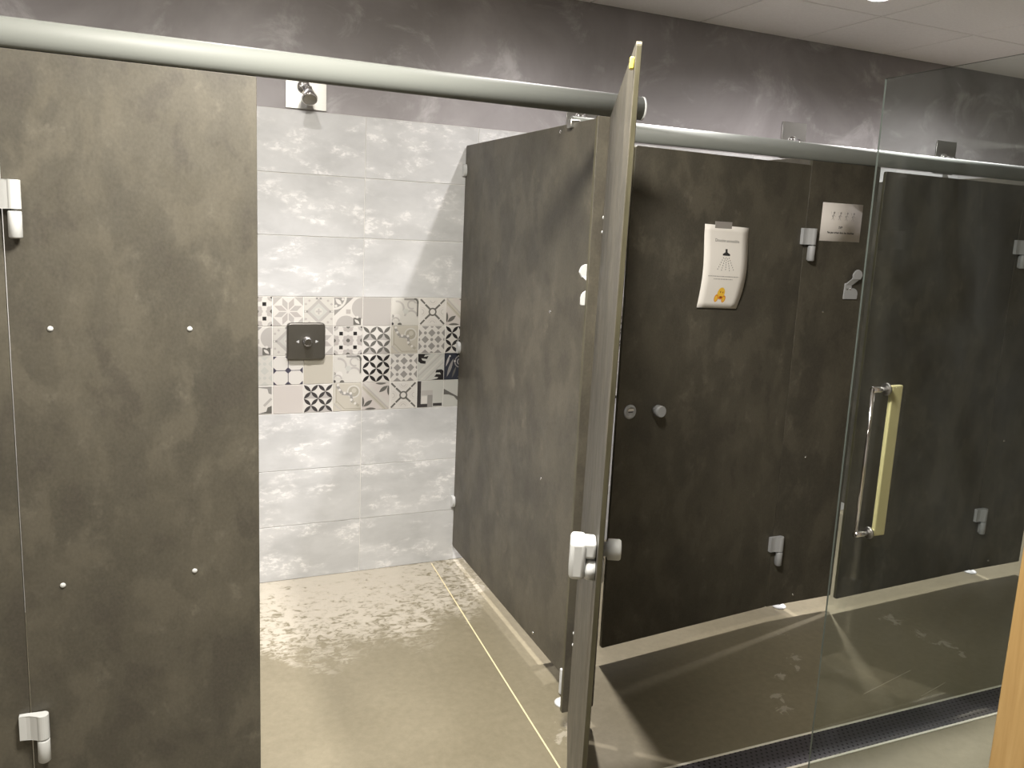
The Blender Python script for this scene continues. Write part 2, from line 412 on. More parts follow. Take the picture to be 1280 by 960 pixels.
class Pat:
    def __init__(s, bg): s.bg = bg; s.sh = []
    def p(s, pts, c): s.sh.append((pts, c)); return s
    def r(s, x0, y0, x1, y1, c): return s.p([(x0, y0), (x1, y0), (x1, y1), (x0, y1)], c)
    def c(s, x, y, rad, c, a0=0, a1=360, n=18):
        full = a1 - a0 >= 360
        pts = [(x + rad * math.cos(math.radians(a0 + (a1 - a0) * k / n)), y + rad * math.sin(math.radians(a0 + (a1 - a0) * k / n))) for k in range(n if full else n + 1)]
        if not full and (a1 - a0) != 180: pts.append((x, y))
        return s.p(pts, c)
    def arc(s, x, y, rad, w, c, a0, a1, n=12):
        for k in range(n):
            q = [math.radians(a0 + (a1 - a0) * t / n) for t in (k, k + 1)]
            s.p([(x + (rad - w / 2) * math.cos(q[0]), y + (rad - w / 2) * math.sin(q[0])), (x + (rad + w / 2) * math.cos(q[0]), y + (rad + w / 2) * math.sin(q[0])),
                 (x + (rad + w / 2) * math.cos(q[1]), y + (rad + w / 2) * math.sin(q[1])), (x + (rad - w / 2) * math.cos(q[1]), y + (rad - w / 2) * math.sin(q[1]))], c)
        return s
    def ln(s, x0, y0, x1, y1, w, c):
        d = math.hypot(x1 - x0, y1 - y0); nx, ny = -(y1 - y0) / d * w / 2, (x1 - x0) / d * w / 2
        return s.p([(x0 - nx, y0 - ny), (x1 - nx, y1 - ny), (x1 + nx, y1 + ny), (x0 + nx, y0 + ny)], c)
    def leaf(s, x0, y0, x1, y1, w, c, n=6):
        d = Vector((x1 - x0, y1 - y0)); nn = Vector((-d.y, d.x)).normalized() * w
        a = [Vector((x0, y0)) + d * (k / n) + nn * math.sin(PI * k / n) for k in range(n + 1)]
        bb = [Vector((x0, y0)) + d * (k / n) - nn * math.sin(PI * k / n) for k in range(n - 1, 0, -1)]
        return s.p([tuple(q) for q in a + bb], c)
    def dia(s, x, y, rr, c): return s.p([(x + rr, y), (x, y + rr), (x - rr, y), (x, y - rr)], c)
    def build(s):
        cols = [s.bg] + sorted({c for _, c in s.sh} - {s.bg})
        m = tile_mesh('decor_tile', D, D, None, gap=0.0022, ch=0.0008)
        inset = 0.0022
        for k, (pts, c) in enumerate(s.sh):
            y = -0.00006 - 0.000012 * k
            q = []
            for (u, v) in pts:
                u = min(max(u, 0), 1); v = min(max(v, 0), 1)
                w = (inset + u * (D - 2 * inset), y, inset + v * (D - 2 * inset))
                if not q or (Vector(w) - Vector(q[-1])).length > 1e-6: q.append(w)
            if len(q) > 2 and (Vector(q[0]) - Vector(q[-1])).length < 1e-6: q.pop()
            if len(q) > 2: m.poly(q, cols.index(c))
        me = m.mesh('decor_tile', [GM[c] for c in cols])
        # print faces must face the room
        for f in me.polygons:
            if abs(f.normal.y) > 0.99 and f.center.y < 0.0 and f.normal.y > 0: f.flip()
        return me
PT = {}
p = Pat('w')
for x, y in ((.5, 0), (0, .5), (1, .5), (.5, 1), (.5, .5)):
    for dx, dy in ((0, .13), (.13, 0), (0, -.13), (-.13, 0), (.1, .1), (-.1, .1), (.1, -.1), (-.1, -.1)): p.c(x + dx, y + dy, .075, 'gp' if (dx and dy) else 'lg', n=8)
    p.c(x, y, .07, 'dg', n=10)
for x in (.25, .75):
    for y in (.25, .75): p.r(x - .15, y - .06, x + .15, y + .06, 'w').r(x - .06, y - .15, x + .06, y + .15, 'w').r(x - .065, y - .065, x + .065, y + .065, 'bk')
for x, y in ((0, 0), (1, 0), (0, 1), (1, 1)): p.c(x, y, .16, 'lg', n=10).c(x, y, .06, 'dk', n=10)
PT['squares'] = p
p = Pat('w')
for k in range(8):
    a = math.radians(22.5 + 45 * k); f = lambda rr, t: (.5 + rr * math.cos(t), .5 + rr * math.sin(t))
    p.p([f(.05, a), f(.30, a - .33), f(.50, a), f(.30, a + .33)], 'gp' if k % 2 else 'lg')
for x, y, sx, sy in ((0, 0, 1, 1), (1, 0, -1, 1), (0, 1, 1, -1), (1, 1, -1, -1)): p.p([(x, y), (x + .3 * sx, y), (x, y + .3 * sy)], 'lg')
PT['star'] = p
p = Pat('ow'); p.dia(.5, .5, .44, 'lg').dia(.5, .5, .30, 'pg').c(.5, .5, .14, 'ow').r(.47, .40, .53, .60, 'lg').r(.40, .47, .60, .53, 'lg')
for k in range(4):
    for x, y, sx, sy in ((0, 0, 1, 1), (1, 0, -1, 1), (0, 1, 1, -1), (1, 1, -1, -1)):
        for q in (0.06, 0.18): p.dia(x + sx * (q + .0 * k), y + sy * (.06 + .24 - q), .05, 'gp')
for x, y in ((.5, .04), (.5, .96), (.04, .5), (.96, .5)): p.r(x - .1, y - .035, x + .1, y + .035, 'mg').c(x, y, .03, 'w', n=8)
PT['palediamond'] = p
p = Pat('w'); p.p([(0, .35), (0, .75), (.25, 1), (.68, 1)], 'mg').c(0, 1, .44, 'w', 270, 360).c(0, 1, .36, 'mg', 270, 360).leaf(.04, .96, .26, .74, .07, 'w').c(.30, .94, .05, 'w', n=8).c(.06, .70, .05, 'w', n=8)
p.c(1, .62, .38, 'lg', 90, 270).c(.42, 0, .36, 'lg', 0, 180).r(.42, .42, .58, .58, 'gp').r(.68, .02, .95, .28, 'dg').leaf(.72, .22, .9, .06, .05, 'w').c(.82, .30, .05, 'w', n=8)
PT['arcs'] = p
def petals(bg, tri, col):
    p = Pat(bg)
    for i in range(2):
        for j in range(2):
            x, y = i * .5, j * .5
            p.p([(x + .25, y + .25), (x + .5, y + 0), (x, y)], tri)
            for (ax, ay) in ((0, 0), (.5, 0), (.5, .5), (0, .5)): p.leaf(x + ax, y + ay, x + .25, y + .25, .062, col)
    return p
PT['petalgrey'] = petals('w', 'lg', 'dg'); PT['petalblack'] = petals('w', 'w', 'bk'); PT['petaldark'] = petals('w', 'lg', 'dk')
def grid(bg, c1, c2):
    p = Pat(bg)
    for x, y in ((.5, .75), (.25, .5), (.75, .5), (.5, .25)): p.dia(x, y, .145, c1)
    for q in (.25, .75):
        p.p([(q - .145, 0), (q + .145, 0), (q, .13)], c1).p([(q - .145, 1), (q, .87), (q + .145, 1)], c1)
        p.p([(0, q - .145), (.13, q), (0, q + .145)], c1).p([(1, q - .145), (1, q + .145), (.87, q)], c1)
    for x, y in ((.25, .75), (.75, .75), (.5, .5), (.25, .25), (.75, .25), (0, .5), (1, .5), (.5, 1), (.5, 0)): p.c(x, y, .06, c2, n=10)
    return p
PT['grid'] = grid('w', 'mg', 'mg'); PT['gridpale'] = grid('ow', 'pg', 'pg')
p = Pat('w'); p.ln(.5, 0, .5, 1, .022, 'nv').ln(0, .5, 1, .5, .022, 'nv').dia(.5, .5, .115, 'nv')
for x, y in ((0, .5), (1, .5), (.5, 0), (.5, 1)): p.dia(x, y, .115, 'nv')
for x, y, sx, sy in ((0, 0, 1, 1), (1, 0, -1, 1), (0, 1, 1, -1), (1, 1, -1, -1)): p.p([(x, y), (x + .12 * sx, y), (x, y + .12 * sy)], 'nv')
PT['octagon'] = p
p = Pat('w')
for x, y, sx, sy in ((0, 0, 1, 1), (1, 0, -1, 1), (0, 1, 1, -1), (1, 1, -1, -1)):
    p.ln(x + .04 * sx, y + .04 * sy, x + .20 * sx, y + .20 * sy, .065, 'dg').ln(x + .22 * sx, y + .23 * sy, x + .40 * sx, y + .40 * sy, .07, 'dg')
for a in range(4):
    cx, cy = .5 + .42 * math.cos(a * PI / 2), .5 + .42 * math.sin(a * PI / 2)
    p.arc(cx, cy, .16, .02, 'pk', a * 90 + 90, a * 90 + 270, 8).arc(cx, cy, .09, .02, 'lg', a * 90 + 90, a * 90 + 270, 6)
p.c(.5, .5, .155, 'dg').c(.5, .5, .10, 'w'); PT['xring'] = p
p = Pat('pk'); p.p([(0, .78), (0, .96), (.96, 0), (.78, 0)], 'be').ln(.02, .98, .98, .02, .05, 'lg').ln(0.0, .86, .86, 0.0, .03, 'bd').p([(.06, 1), (.2, 1), (1, .2), (1, .06)], 'ow')
p.leaf(.05, .12, .38, .36, .075, 'dg').leaf(.03, .1, .03, .5, .05, 'dg').leaf(.1, .03, .52, .03, .05, 'dg')
p.leaf(.95, .88, .62, .64, .075, 'dg').leaf(.97, .9, .97, .5, .05, 'dg').leaf(.9, .97, .48, .97, .05, 'dg'); PT['leafband'] = p
p = Pat('ow'); p.arc(.18, .62, .26, .07, 'lg', -20, 100).arc(.72, .30, .24, .07, 'lg', 0, 170).arc(.74, .76, .15, .06, 'lg', 20, 300).c(.52, .52, .1, 'pg').c(.2, .3, .12, 'w').arc(.14, .14, .14, .05, 'lg', 0, 200)
p.ln(.45, .96, .92, .96, .07, 'mg').arc(.82, .84, .14, .07, 'dg', -20, 90).ln(.96, .80, .96, .34, .05, 'dg').c(.02, .34, .06, 'mg', -90, 90).c(.30, .02, .08, 'dg', 0, 180).c(.03, .06, .05, 'dk', n=8); PT['scrollpale'] = p
p = Pat('be'); p.ln(.10, .30, .10, 1, .03, 'bd').ln(.40, .07, 1, .07, .03, 'bd').ln(.10, .38, .40, .07, .03, 'bd').ln(.04, .3, .04, 1, .03, 'ow').ln(.0, .28, .3, .0, .06, 'lg').c(.72, .70, .24, 'ow').c(.72, .70, .19, 'bd').c(.74, .74, .09, 'be').ln(.14, .92, .30, .66, .10, 'mg').ln(.30, .64, .62, .60, .10, 'mg').ln(.62, .62, .68, .30, .09, 'mg').ln(.68, .34, .92, .16, .09, 'bd')
for x, y in ((.16, .96), (.22, .78), (.40, .66), (.62, .64), (.64, .40), (.78, .26)): p.c(x, y, .05, 'w', n=10)
PT['scrollbeige'] = p
p = Pat('pg'); p.ln(.0, .28, .74, 1.0, .08, 'ow').ln(.0, .14, .9, 1.0, .05, 'lg').ln(.12, .0, 1, .86, .07, 'ow').ln(.3, .0, 1, .68, .05, 'lg')
p.p([(0, 1), (0, .72), (.10, .64), (.28, .62), (.30, .72), (.16, .76), (.12, .84), (.34, .80), (.40, .92), (.22, .88), (.26, .96), (.5, 1)], 'bk')
p.p([(1, 0), (1, .34), (.92, .40), (.72, .38), (.68, .28), (.86, .28), (.9, .2), (.72, .22), (.64, .12), (.80, .1), (.76, .05), (.5, 0)], 'bk'); PT['baroque'] = p
p = Pat('nd'); p.leaf(.1, .1, .34, .8, .06, 'mg').leaf(.3, .05, .46, .5, .04, 'dg').leaf(.05, .5, .2, .95, .04, 'lg').arc(.62, .68, .22, .04, 'mg', 120, 330).arc(.62, .68, .12, .03, 'lg', 0, 300).leaf(.5, .05, .9, .4, .05, 'dg')
for x, y in ((.4, .7), (.55, .9), (.8, .62), (.72, .82), (.62, .5), (.2, .9)): p.c(x, y, .035, 'w', n=8)
PT['navy'] = p
p = Pat('w'); p.ln(.02, .30, .30, .56, .09, 'dg').ln(.02, .76, .30, .50, .09, 'dg').ln(.72, .30, .98, .56, .09, 'lg').p([(.5, .02), (.98, .02), (.98, .30), (.84, .24), (.8, .1)], 'dg').p([(.4, .98), (.98, .98), (.98, .70), (.88, .74), (.84, .9)], 'mg').c(.08, .53, .08, 'lg'); PT['zigzag'] = p
p = Pat('pg'); p.r(0, 0, .14, 1, 'dk').r(.14, 0, .40, .12, 'dk').r(.62, .03, .97, .14, 'dk').r(.16, .46, .60, .64, 'lg').r(.40, 0, .60, .46, 'mg').r(.16, .14, .38, .42, 'w'); PT['angle'] = p
p = Pat('pg'); p.p([(0, .68), (.5, .4), (.98, .08), (.9, .02), (.84, .2), (.55, .22), (.40, .38), (.2, .45), (0, .46)], 'dg').p([(.7, 1), (1, 1), (1, .9)], 'mg'); PT['darkdiag'] = p
PT['plaingrey'] = Pat('lg'); PT['plainbeige'] = Pat('be'); PT['plainrose'] = Pat('pk')
PM = {k: v.build() for k, v in PT.items()}
ROWS = [['squares', 'star', 'palediamond', 'arcs', 'plaingrey', 'scrollpale', 'xring', 'leafband'],
        ['arcs', 'palediamond', 'star', 'squares', 'petalgrey', 'scrollbeige', 'grid', 'petalblack'],
        ['gridpale', 'octagon', 'plainbeige', 'scrollpale', 'petalblack', 'grid', 'baroque', 'navy'],
        ['zigzag', 'plainrose', 'petaldark', 'scrollbeige', 'leafband', 'xring', 'angle', 'darkdiag']]
for rr in range(4):
    for k in range(-5, 27):
        nm = ROWS[rr][k + 1] if -1 <= k <= 6 else ROWS[rr][(k * 3 + rr * 5) % 8]
        link('decor_tile', PM[nm], wall_back, (XA + k * D, -0.0002, 1.25 - (rr + 1) * D))

# ------------------------------------------------------------------ ceiling downlights, added fill panels
for x, y, wt, spill, c, where in LAMPS:
    t = thing('downlight', 'small round recessed white ceiling downlight ' + where, 'lamp', (x, y, CEIL), 0, 'ceiling downlights')
    b = MB(); b.lathe((0, 0, 0), (0, 0, -1), [(0.044, 0.0), (0.056, 0.0), (0.056, 0.003), (0.050, 0.006), (0.044, 0.002), (0.044, 0.0)], 28, caps=False); b.obj('trim_ring', WHITE, t)
    b = MB(); b.lathe((0, 0, -0.0005), (0, 0, -1), [(0.043, 0.0), (0.043, 0.0012)], 28); b.obj('lens', LENS, t)
    for nm, w_, ang in (('downlight_beam', wt, 82), ('downlight_spill', spill, 158)):
        ld = bpy.data.lights.new(nm, 'SPOT'); ld.energy = w_; ld.color = c; ld.spot_size = math.radians(ang); ld.spot_blend = 1.0; ld.shadow_soft_size = 0.022
        lo = bpy.data.objects.new(nm, ld); COL.objects.link(lo); lo.parent = t; lo.location = (0, 0, -0.012)
for x, y, wt, where in FILL_PANELS:
    t = thing('added_fill_light', 'added flat square warm white fill light ' + where, 'lamp', (x, y, CEIL), 0)
    b = MB(); b.prism([(-0.215, -0.215), (0.215, -0.215), (0.215, 0.215), (-0.215, 0.215)], -0.004, -0.0005, 'Z'); b.obj('fill_diffuser', FILL_LENS, t)
    b = MB()
    for lo, hi in (((-0.216, -0.216), (0.216, -0.204)), ((-0.216, 0.204), (0.216, 0.216)), ((-0.216, -0.204), (-0.204, 0.204)), ((0.204, -0.204), (0.216, 0.204))):
        b.box((lo[0], lo[1], -0.009), (hi[0], hi[1], -0.0042))
    b.obj('fill_frame', WHITE, t)
    ld = bpy.data.lights.new('fill_glow', 'AREA'); ld.energy = wt; ld.color = WARM; ld.shape = 'SQUARE'; ld.size = 0.40
    lo = bpy.data.objects.new('fill_glow', ld); COL.objects.link(lo); lo.parent = t; lo.location = (0, 0, -0.012)

# ------------------------------------------------------------------ shared fittings (all local, outer side = +Y, latch towards +X)
HX, HY = -0.030, 0.030          # hinge axis in door coordinates
def hinge_leaf(parent, z, mat):
    """door half of a lift-off hinge: block on the door curving into the upper barrel"""
    b = MB(); y0 = T + 0.0001
    arc = [(HX + 0.0135 * math.cos(q), HY + 0.0135 * math.sin(q)) for q in [PI * k / 10 for k in range(14, 1, -1)]]
    pts = [(0.004, y0), (-0.014, HY - 0.0125)] + [p for p in arc] + [(-0.012, HY + 0.004), (-0.004, HY - 0.001), (0.004, HY - 0.003), (0.019, HY - 0.003), (0.019, y0)]
    b.prism(pts, z, z + 0.062, 'Z', bev=0.001)
    return b.obj('hinge', mat, parent)
def barrel(parent, x, y, z, mat, ny=-1):
    b = MB(); b.lathe((x, y, z), (0, 0, 1), [(0.010, 0), (0.0135, 0.003), (0.0135, 0.056), (0.0125, 0.058), (0.006, 0.058), (0.006, 0.0612)], 20)
    b.box((x - 0.008, min(y, -0.0002), z + 0.004), (x + 0.008, max(y, -0.0002), z + 0.054))
    return b.obj('hinge_barrel', mat, parent)
def bolt(parent, x, y, z, axis, mat, r=0.006, name='bolt'):
    b = MB(); b.dome((x, y, z), axis, r, seg=10, flat=0.6); return b.obj(name, mat, parent)
def foot(parent, x, y, zt, side=0.0):
    b = MB(); b.lathe((x, y, 0.0), (0, 0, 1), [(0.030, 0), (0.030, 0.004), (0.024, 0.009), (0.010, 0.012)], 22)
    f = b.obj('foot', WHITE, parent)
    b = MB(); b.tube((x, y, 0.010), (x, y, zt), 0.008, seg=14); b.obj('foot_post', STEEL, f)
def hook(parent, x, y, z, ny, mat, mirror=1):
    """coat hook: base plate low, lobe to the side, second lobe on a raised arm. ny: direction it faces"""
    s = mirror; q = lambda pts: [(x + s * px, z + pz) for px, pz in pts]
    lobe = [(0.022 + 0.024 * math.cos(a), 0.022 + 0.022 * math.sin(a)) for a in [k * PI / 12 for k in range(0, 8)]]
    b = MB()
    b.prism(q([(-0.026, 0.002), (-0.024, 0), (0.044, 0), (0.046, 0.003)] + lobe + [(0.010, 0.042), (0.010, 0.064), (-0.024, 0.064)]), y, y + ny * 0.006, 'Y', bev=0.0015)
    b2 = [(-0.024, 0.056), (0.012, 0.056), (0.040, 0.084), (0.000, 0.084)]
    A = [b.bm.verts.new((x + s * px, y + ny * d, z + pz)) for (px, pz), d in zip(b2, (0.001, 0.001, 0.014, 0.014))]
    B = [b.bm.verts.new((x + s * px, y + ny * (d + 0.005), z + pz)) for (px, pz), d in zip(b2, (0.001, 0.001, 0.014, 0.014))]
    b.bm.faces.new(A); b.bm.faces.new(B[::-1])
    for i in range(4): b.bm.faces.new((A[(i + 1) % 4], A[i], B[i], B[(i + 1) % 4]))
    top = [(0.000, 0.080), (0.040, 0.080), (0.048, 0.094)] + [(0.024 + 0.024 * math.cos(a), 0.096 + 0.023 * math.sin(a)) for a in [k * PI / 10 for k in range(0, 11)]]
    b.prism(q(top), y + ny * 0.014, y + ny * 0.020, 'Y', bev=0.0015)
    h = b.obj('coat_hook', mat, parent)
    for px in (-0.012, 0.004): bolt(h, x + s * px, y + ny * 0.006, z + 0.040, (0, ny, 0), CHROME, 0.004, 'screw')
def panel_mesh(x0, x1, z0, z1, y0, y1, r=0.012):
    b = MB(); b.prism(rrect(x0, z0, x1, z1, r), y0, y1, 'Y', 0, 1, bev=0.0012); return b

Y1, Y2 = -1.39, -1.0            # outer faces of the two cubicle fronts
T = 0.013                      # board thickness
ZB = 0.072                     # gap above the floor

# ---- rails
def rail(x0, x1, y, z, label):
    t = thing('head_rail', label, 'rail', ((x0 + x1) / 2, y + T / 2, z)); n = 20
    b = MB(); hx = (x1 - x0) / 2
    pts = [(0.022 * math.cos(2 * PI * k / n), 0.032 * math.sin(2 * PI * k / n)) for k in range(n)]
    b.prism(pts, -hx, hx, 'X', smooth_side=True); b.obj('rail_tube', RAILM, t)
    b = MB(); b.prism([(p[0] * 1.03, p[1] * 1.03) for p in pts], hx - 0.001, hx + 0.004, 'X'); b.obj('end_cap', WHITE, t)
rail(-3.29, 0.042, Y1, 1.931, 'thick pale grey tubular head rail along the top of the nearer cubicle front')
rail(0.016, 4.28, Y2, 1.9155, 'grey tubular head rail along the top of the two set back doors')

# ---- partitions (perpendicular to the wall)
def partition(x, yf, label, zt=1.9195, dots=False, clips=(), side=-1):
    t = thing('cubicle_partition', label, 'partition', (x, 0, 0), 0)
    b = MB(); b.prism([(q[0], q[1]) for q in rrect(yf, ZB, -0.006, zt, 0.010)], 0, T, 'X', 0, 1, bev=0.0012); b.obj('partition_panel', [LAM, EDGE], t)
    if dots:
        for y, z in ((-0.943, 1.297), (-0.943, 0.696), (-0.948, 1.900), (-0.943, 0.102)): bolt(t, 0, y, z, (-1, 0, 0), CHROME, 0.006)
        for z in (0.268, 1.0, 1.788):
            b = MB(); b.prism([(-0.002, z)] + [(-0.018 - 0.014 * math.sin(a), z + 0.026 - 0.026 * math.cos(a)) for a in [k * PI / 8 for k in range(0, 9)]] + [(-0.002, z + 0.052)], -0.014, 0.0, 'X', bev=0.001); b.obj('wall_clip', WHITE, t)
        b = MB(); b.box((-0.012, -1.045, zt - 0.016), (T + 0.012, -1.015, zt + 0.010), 0, 0.003); b.obj('top_clamp', STEEL, t)
        b = MB(); b.box((-0.010, -1.205, 0.008), (0.0, -1.190, 0.10), 0, 0.003); f = b.obj('foot_bracket', WHITE, t)
    foot(t, -0.016 if dots else T / 2, yf + 0.135 if dots else yf + 0.09, 0.08)
    return t
partition(0.0, Y1 + T, 'dark stone look partition standing right of the open shower cubicle', dots=True)
partition(-1.22, Y1 + T, 'dark stone look partition behind the broad fixed panel at the left of the picture')
partition(1.2, Y2 + T, 'dark stone look partition behind the panel with the coat hook and small notice')
partition(2.4, Y2 + T, 'dark stone look partition behind the last fixed panel at the right edge')

# ---- fixed front panels
def front(x0, x1, yf, zt, label, foot_x=None):
    t = thing('front_panel', label, 'panel', ((x0 + x1) / 2, yf, 0)); h = (x1 - x0) / 2
    panel_mesh(-h, h, ZB, zt, 0, T, 0.004).obj('panel_board', [LAM, EDGE], t)
    return t, lambda x: x - (x0 + x1) / 2
def hinge_at(O, ang):
    """world position of the hinge axis of a door whose origin is O"""
    c, q = math.cos(math.radians(ang)), math.sin(math.radians(ang))
    return O[0] + c * HX - q * HY, O[1] + q * HX + c * HY
O0, A0 = (-1.537, Y1 + T), 181.2
A1, W1, LEAN1 = 243.16, 0.915, 0.0077
O1 = (-0.0695 - 0.4516 * (0.943 - W1), -1.404 - 0.8923 * (0.943 - W1))
O2, A2 = (1.035, Y2 + T), 185.4
O3, A3 = (2.250, Y2 + T), 182.4
p0, f0 = front(-1.531, -1.008, Y1, 1.898, 'broad brown stone look fixed panel with four bolt heads at the left of the picture')
for x, z in ((-1.4525, 1.306), (-1.1635, 1.304), (-1.4525, 0.694), (-1.1635, 0.692)): bolt(p0, f0(x), 0, z, (0, -1, 0), WHITE, 0.0065)
p1, f1 = front(-0.099, 0.014, Y1, 1.898, 'narrow fixed panel the open shower door hangs from, mostly hidden by that door')
hook(p1, f1(-0.066), T, 1.365, 1, WHITE, -1)
pn, fn = front(0.016, 0.150, Y2, 1.883, 'narrow fixed panel between the open door and the latch side of the notice door')
p2, f2 = front(1.040, 1.391, Y2, 1.883, 'dark brown fixed panel with the coat hook and the small white notice')
for x, z in ((1.172, 1.306), (1.166, 0.709), (1.18, 0.105)): bolt(p2, f2(x), 0, z, (0, -1, 0), CHROME, 0.005)
hook(p2, f2(1.292), 0.0, 1.358, -1, GREYN, 1)
p3, f3 = front(2.256, 2.610, Y2, 1.883, 'dark fixed panel at the right end seen through the glass screen')
for x, z in ((2.364, 0.702), (2.38, 0.105)): bolt(p3, f3(x), 0, z, (0, -1, 0), CHROME, 0.005)
for p, O, A, m in ((p0, O0, A0, WHITE), (p1, O1, A1, WHITE), (p2, O2, A2, GREYN), (p3, O3, A3, GREYN)):
    hx_, hy_ = hinge_at(O, A)
    for z in (1.505, 0.258): barrel(p, hx_ - p.location.x, hy_ - p.location.y, z, m)

# ---- doors: origin at the hinge edge, local x to the latch, local +y outwards
def door(O, ang, width, zt, label, mat, lock=False, hz=(1.567, 0.320), zl=0.959, th=T):
    t = thing('shower_door', label, 'door', (O[0], O[1], 0), math.radians(ang))
    panel_mesh(-0.003, width, ZB, zt, 0, th, 0.009).obj('door_board', [LAM, EDGE], t)
    for z in hz: hinge_leaf(t, z, mat)
    if lock:
        xd, xk = width - 0.052, width - 0.165
        b = MB(); b.lathe((xd, T, zl), (0, 1, 0), [(0.026, 0), (0.026, 0.004), (0.022, 0.008), (0.016, 0.009), (0.016, 0.0065), (0.003, 0.0065)], 26); l = b.obj('lock_indicator', mat, t)
        b = MB(); b.box((xd - 0.013, T + 0.0065, zl + 0.004), (xd + 0.013, T + 0.0072, zl + 0.012)); b.obj('indicator_window', PAPER, l)
        b = MB(); b.box((xd - 0.010, T + 0.0065, zl - 0.0015), (xd + 0.010, T + 0.0074, zl + 0.0015)); b.obj('emergency_slot', DARKN, l)
        b = MB(); b.lathe((xk, T, zl), (0, 1, 0), [(0.013, 0), (0.013, 0.010), (0.021, 0.013), (0.021, 0.036), (0.0185, 0.039)], 26); b.obj('door_knob', mat, t)
    return t
# the near left door, only its hinge edge in frame
door(O0, A0, 0.90, 1.892, 'closed shower door at the extreme left edge beside the broad panel', WHITE)
d1 = door(O1, A1, W1, 1.893, 'open shower door swung towards the viewer and seen edge on in the middle', WHITE, th=0.010)
for z in (1.618, 1.578, 0.372, 0.334): bolt(d1, 0.022, 0, z, (0, -1, 0), WHITE, 0.005, 'hinge_screw')
d1.rotation_euler.x = -LEAN1      # the door hangs a little out of plumb
d1.location = (O1[0] - 0.8923 * LEAN1 * 1.9, O1[1] + 0.4516 * LEAN1 * 1.9, 0)
zl, w1 = 0.974, W1
b = MB(); b.box((w1 - 0.088, -0.050, zl - 0.038), (w1 - 0.024, -0.020, zl + 0.036), 0, 0.008, 3); b.box((w1 - 0.080, -0.026, zl + 0.002), (w1 - 0.030, -0.001, zl + 0.035), 0, 0.006, 3)
lb = b.obj('lock_case', WHITE, d1)
b = MB(); b.lathe((w1 - 0.048, -0.001, zl - 0.022), (0, -1, 0), [(0.022, 0), (0.022, 0.014), (0.019, 0.019)], 24); b.obj('latch_turn', WHITE, lb)
b = MB(); b.lathe((w1 - 0.046, 0.010, zl - 0.022), (0, 1, 0), [(0.026, 0), (0.026, 0.003), (0.022, 0.006)], 26); b.obj('lock_indicator', WHITE, d1)
b = MB(); b.lathe((w1 - 0.060, 0.010, zl + 0.014), (0, 1, 0), [(0.014, 0), (0.014, 0.010), (0.020, 0.012), (0.020, 0.033), (0.018, 0.036)], 26); b.obj('door_knob', WHITE, d1)
b = MB(); b.box((w1 - 0.016, -0.008, 1.848), (w1 - 0.004, -0.0005, 1.868), 0, 0.002); b.obj('rubber_bumper', AMBER, d1)
d2 = door(O2, A2, 0.824, 1.865, 'dark brown shower door standing ajar with the curled shower notice taped on it', GREYN, lock=True)
d3 = door(O3, A3, 0.868, 1.865, 'dark shower door standing ajar behind the glass screen', GREYN)

# ------------------------------------------------------------------ notices
def text_mesh(s, size, mapper, bold=False):
    cu = bpy.data.curves.new('lettering', 'FONT'); cu.body = s; cu.size = size; cu.align_x = 'CENTER'; cu.align_y = 'CENTER'
    cu.fill_mode = 'FRONT'; cu.resolution_u = 2
    if bold: cu.offset = 0.00035
    o = bpy.data.objects.new('lettering', cu); COL.objects.link(o)
    bpy.context.view_layer.update()
    me = bpy.data.meshes.new_from_object(o.evaluated_get(bpy.context.evaluated_depsgraph_get()))
    bpy.data.objects.remove(o); bpy.data.curves.remove(cu)
    for v in me.vertices: v.co = mapper(v.co.x, v.co.y)
    return me
# curled A4 sheet on door 2 (root carries the door's angle)
a = math.radians(A2); hx, hy = O2
SX, SZ = 0.397, 1.472
n1 = thing('paper_notice', 'white taped sheet with shower symbol and yellow face, curling off the ajar door', 'notice',
           (hx + SX * math.cos(a) - 0.015 * math.sin(a), hy + SX * math.sin(a) + 0.015 * math.cos(a), SZ), a)
W, H = 0.210, 0.297
def m1(u, v, lift=0.0):
    """sheet coordinates (right, up) from the centre -> local"""
    t = min(max((H / 2 - v) / H, 0), 1)
    du = -0.009 * t ** 2.5 - (u / W + 0.5) * 0.020 * t ** 4
    return Vector((-(u + du), 0.0014 + 0.012 * math.sin(PI * min(t, 1) * 0.85) ** 2 + lift, v - 0.006 * (u / W)))
def sheet(W, H, mapper, nx, nz, th=0.0006):
    b = MB(); V = {}
    for side, l in ((0, 0.0), (1, -th)):
        for i in range(nx + 1):
            for j in range(nz + 1): V[side, i, j] = b.bm.verts.new(mapper(-W / 2 + W * i / nx, -H / 2 + H * j / nz, l))
    for side in (0, 1):
        for i in range(nx):
            for j in range(nz):
                f = b.bm.faces.new((V[side, i, j], V[side, i + 1, j], V[side, i + 1, j + 1], V[side, i, j + 1])); f.smooth = True
    for i in range(nx):
        for j in (0, nz): b.bm.faces.new((V[0, i, j], V[0, i + 1, j], V[1, i + 1, j], V[1, i, j]))
    for j in range(nz):
        for i in (0, nx): b.bm.faces.new((V[0, i, j], V[0, i, j + 1], V[1, i, j + 1], V[1, i, j]))
    return b
sheet(W, H, m1, 6, 14).obj('paper_sheet', PAPER, n1)
b = MB()
for x0, x1, z0, z1 in ((-0.058, 0.022, H / 2 - 0.010, H / 2 + 0.014),):
    b.box((-x1, 0.0002, z0), (-x0, 0.0021, z1), 0, 0.0004, 1)
b.obj('tape', TAPE, n1)
LIFT = 0.0004
link('lettering', text_mesh('Douche accessible', 0.0155, lambda x, y: m1(x + 0.004, y + 0.095, LIFT)), n1).data.materials.append(INK)
ic = MB()
def flat(mb, pts, mapper, mi=0):
    mb.poly([mapper(u, v) for u, v in pts], mi)
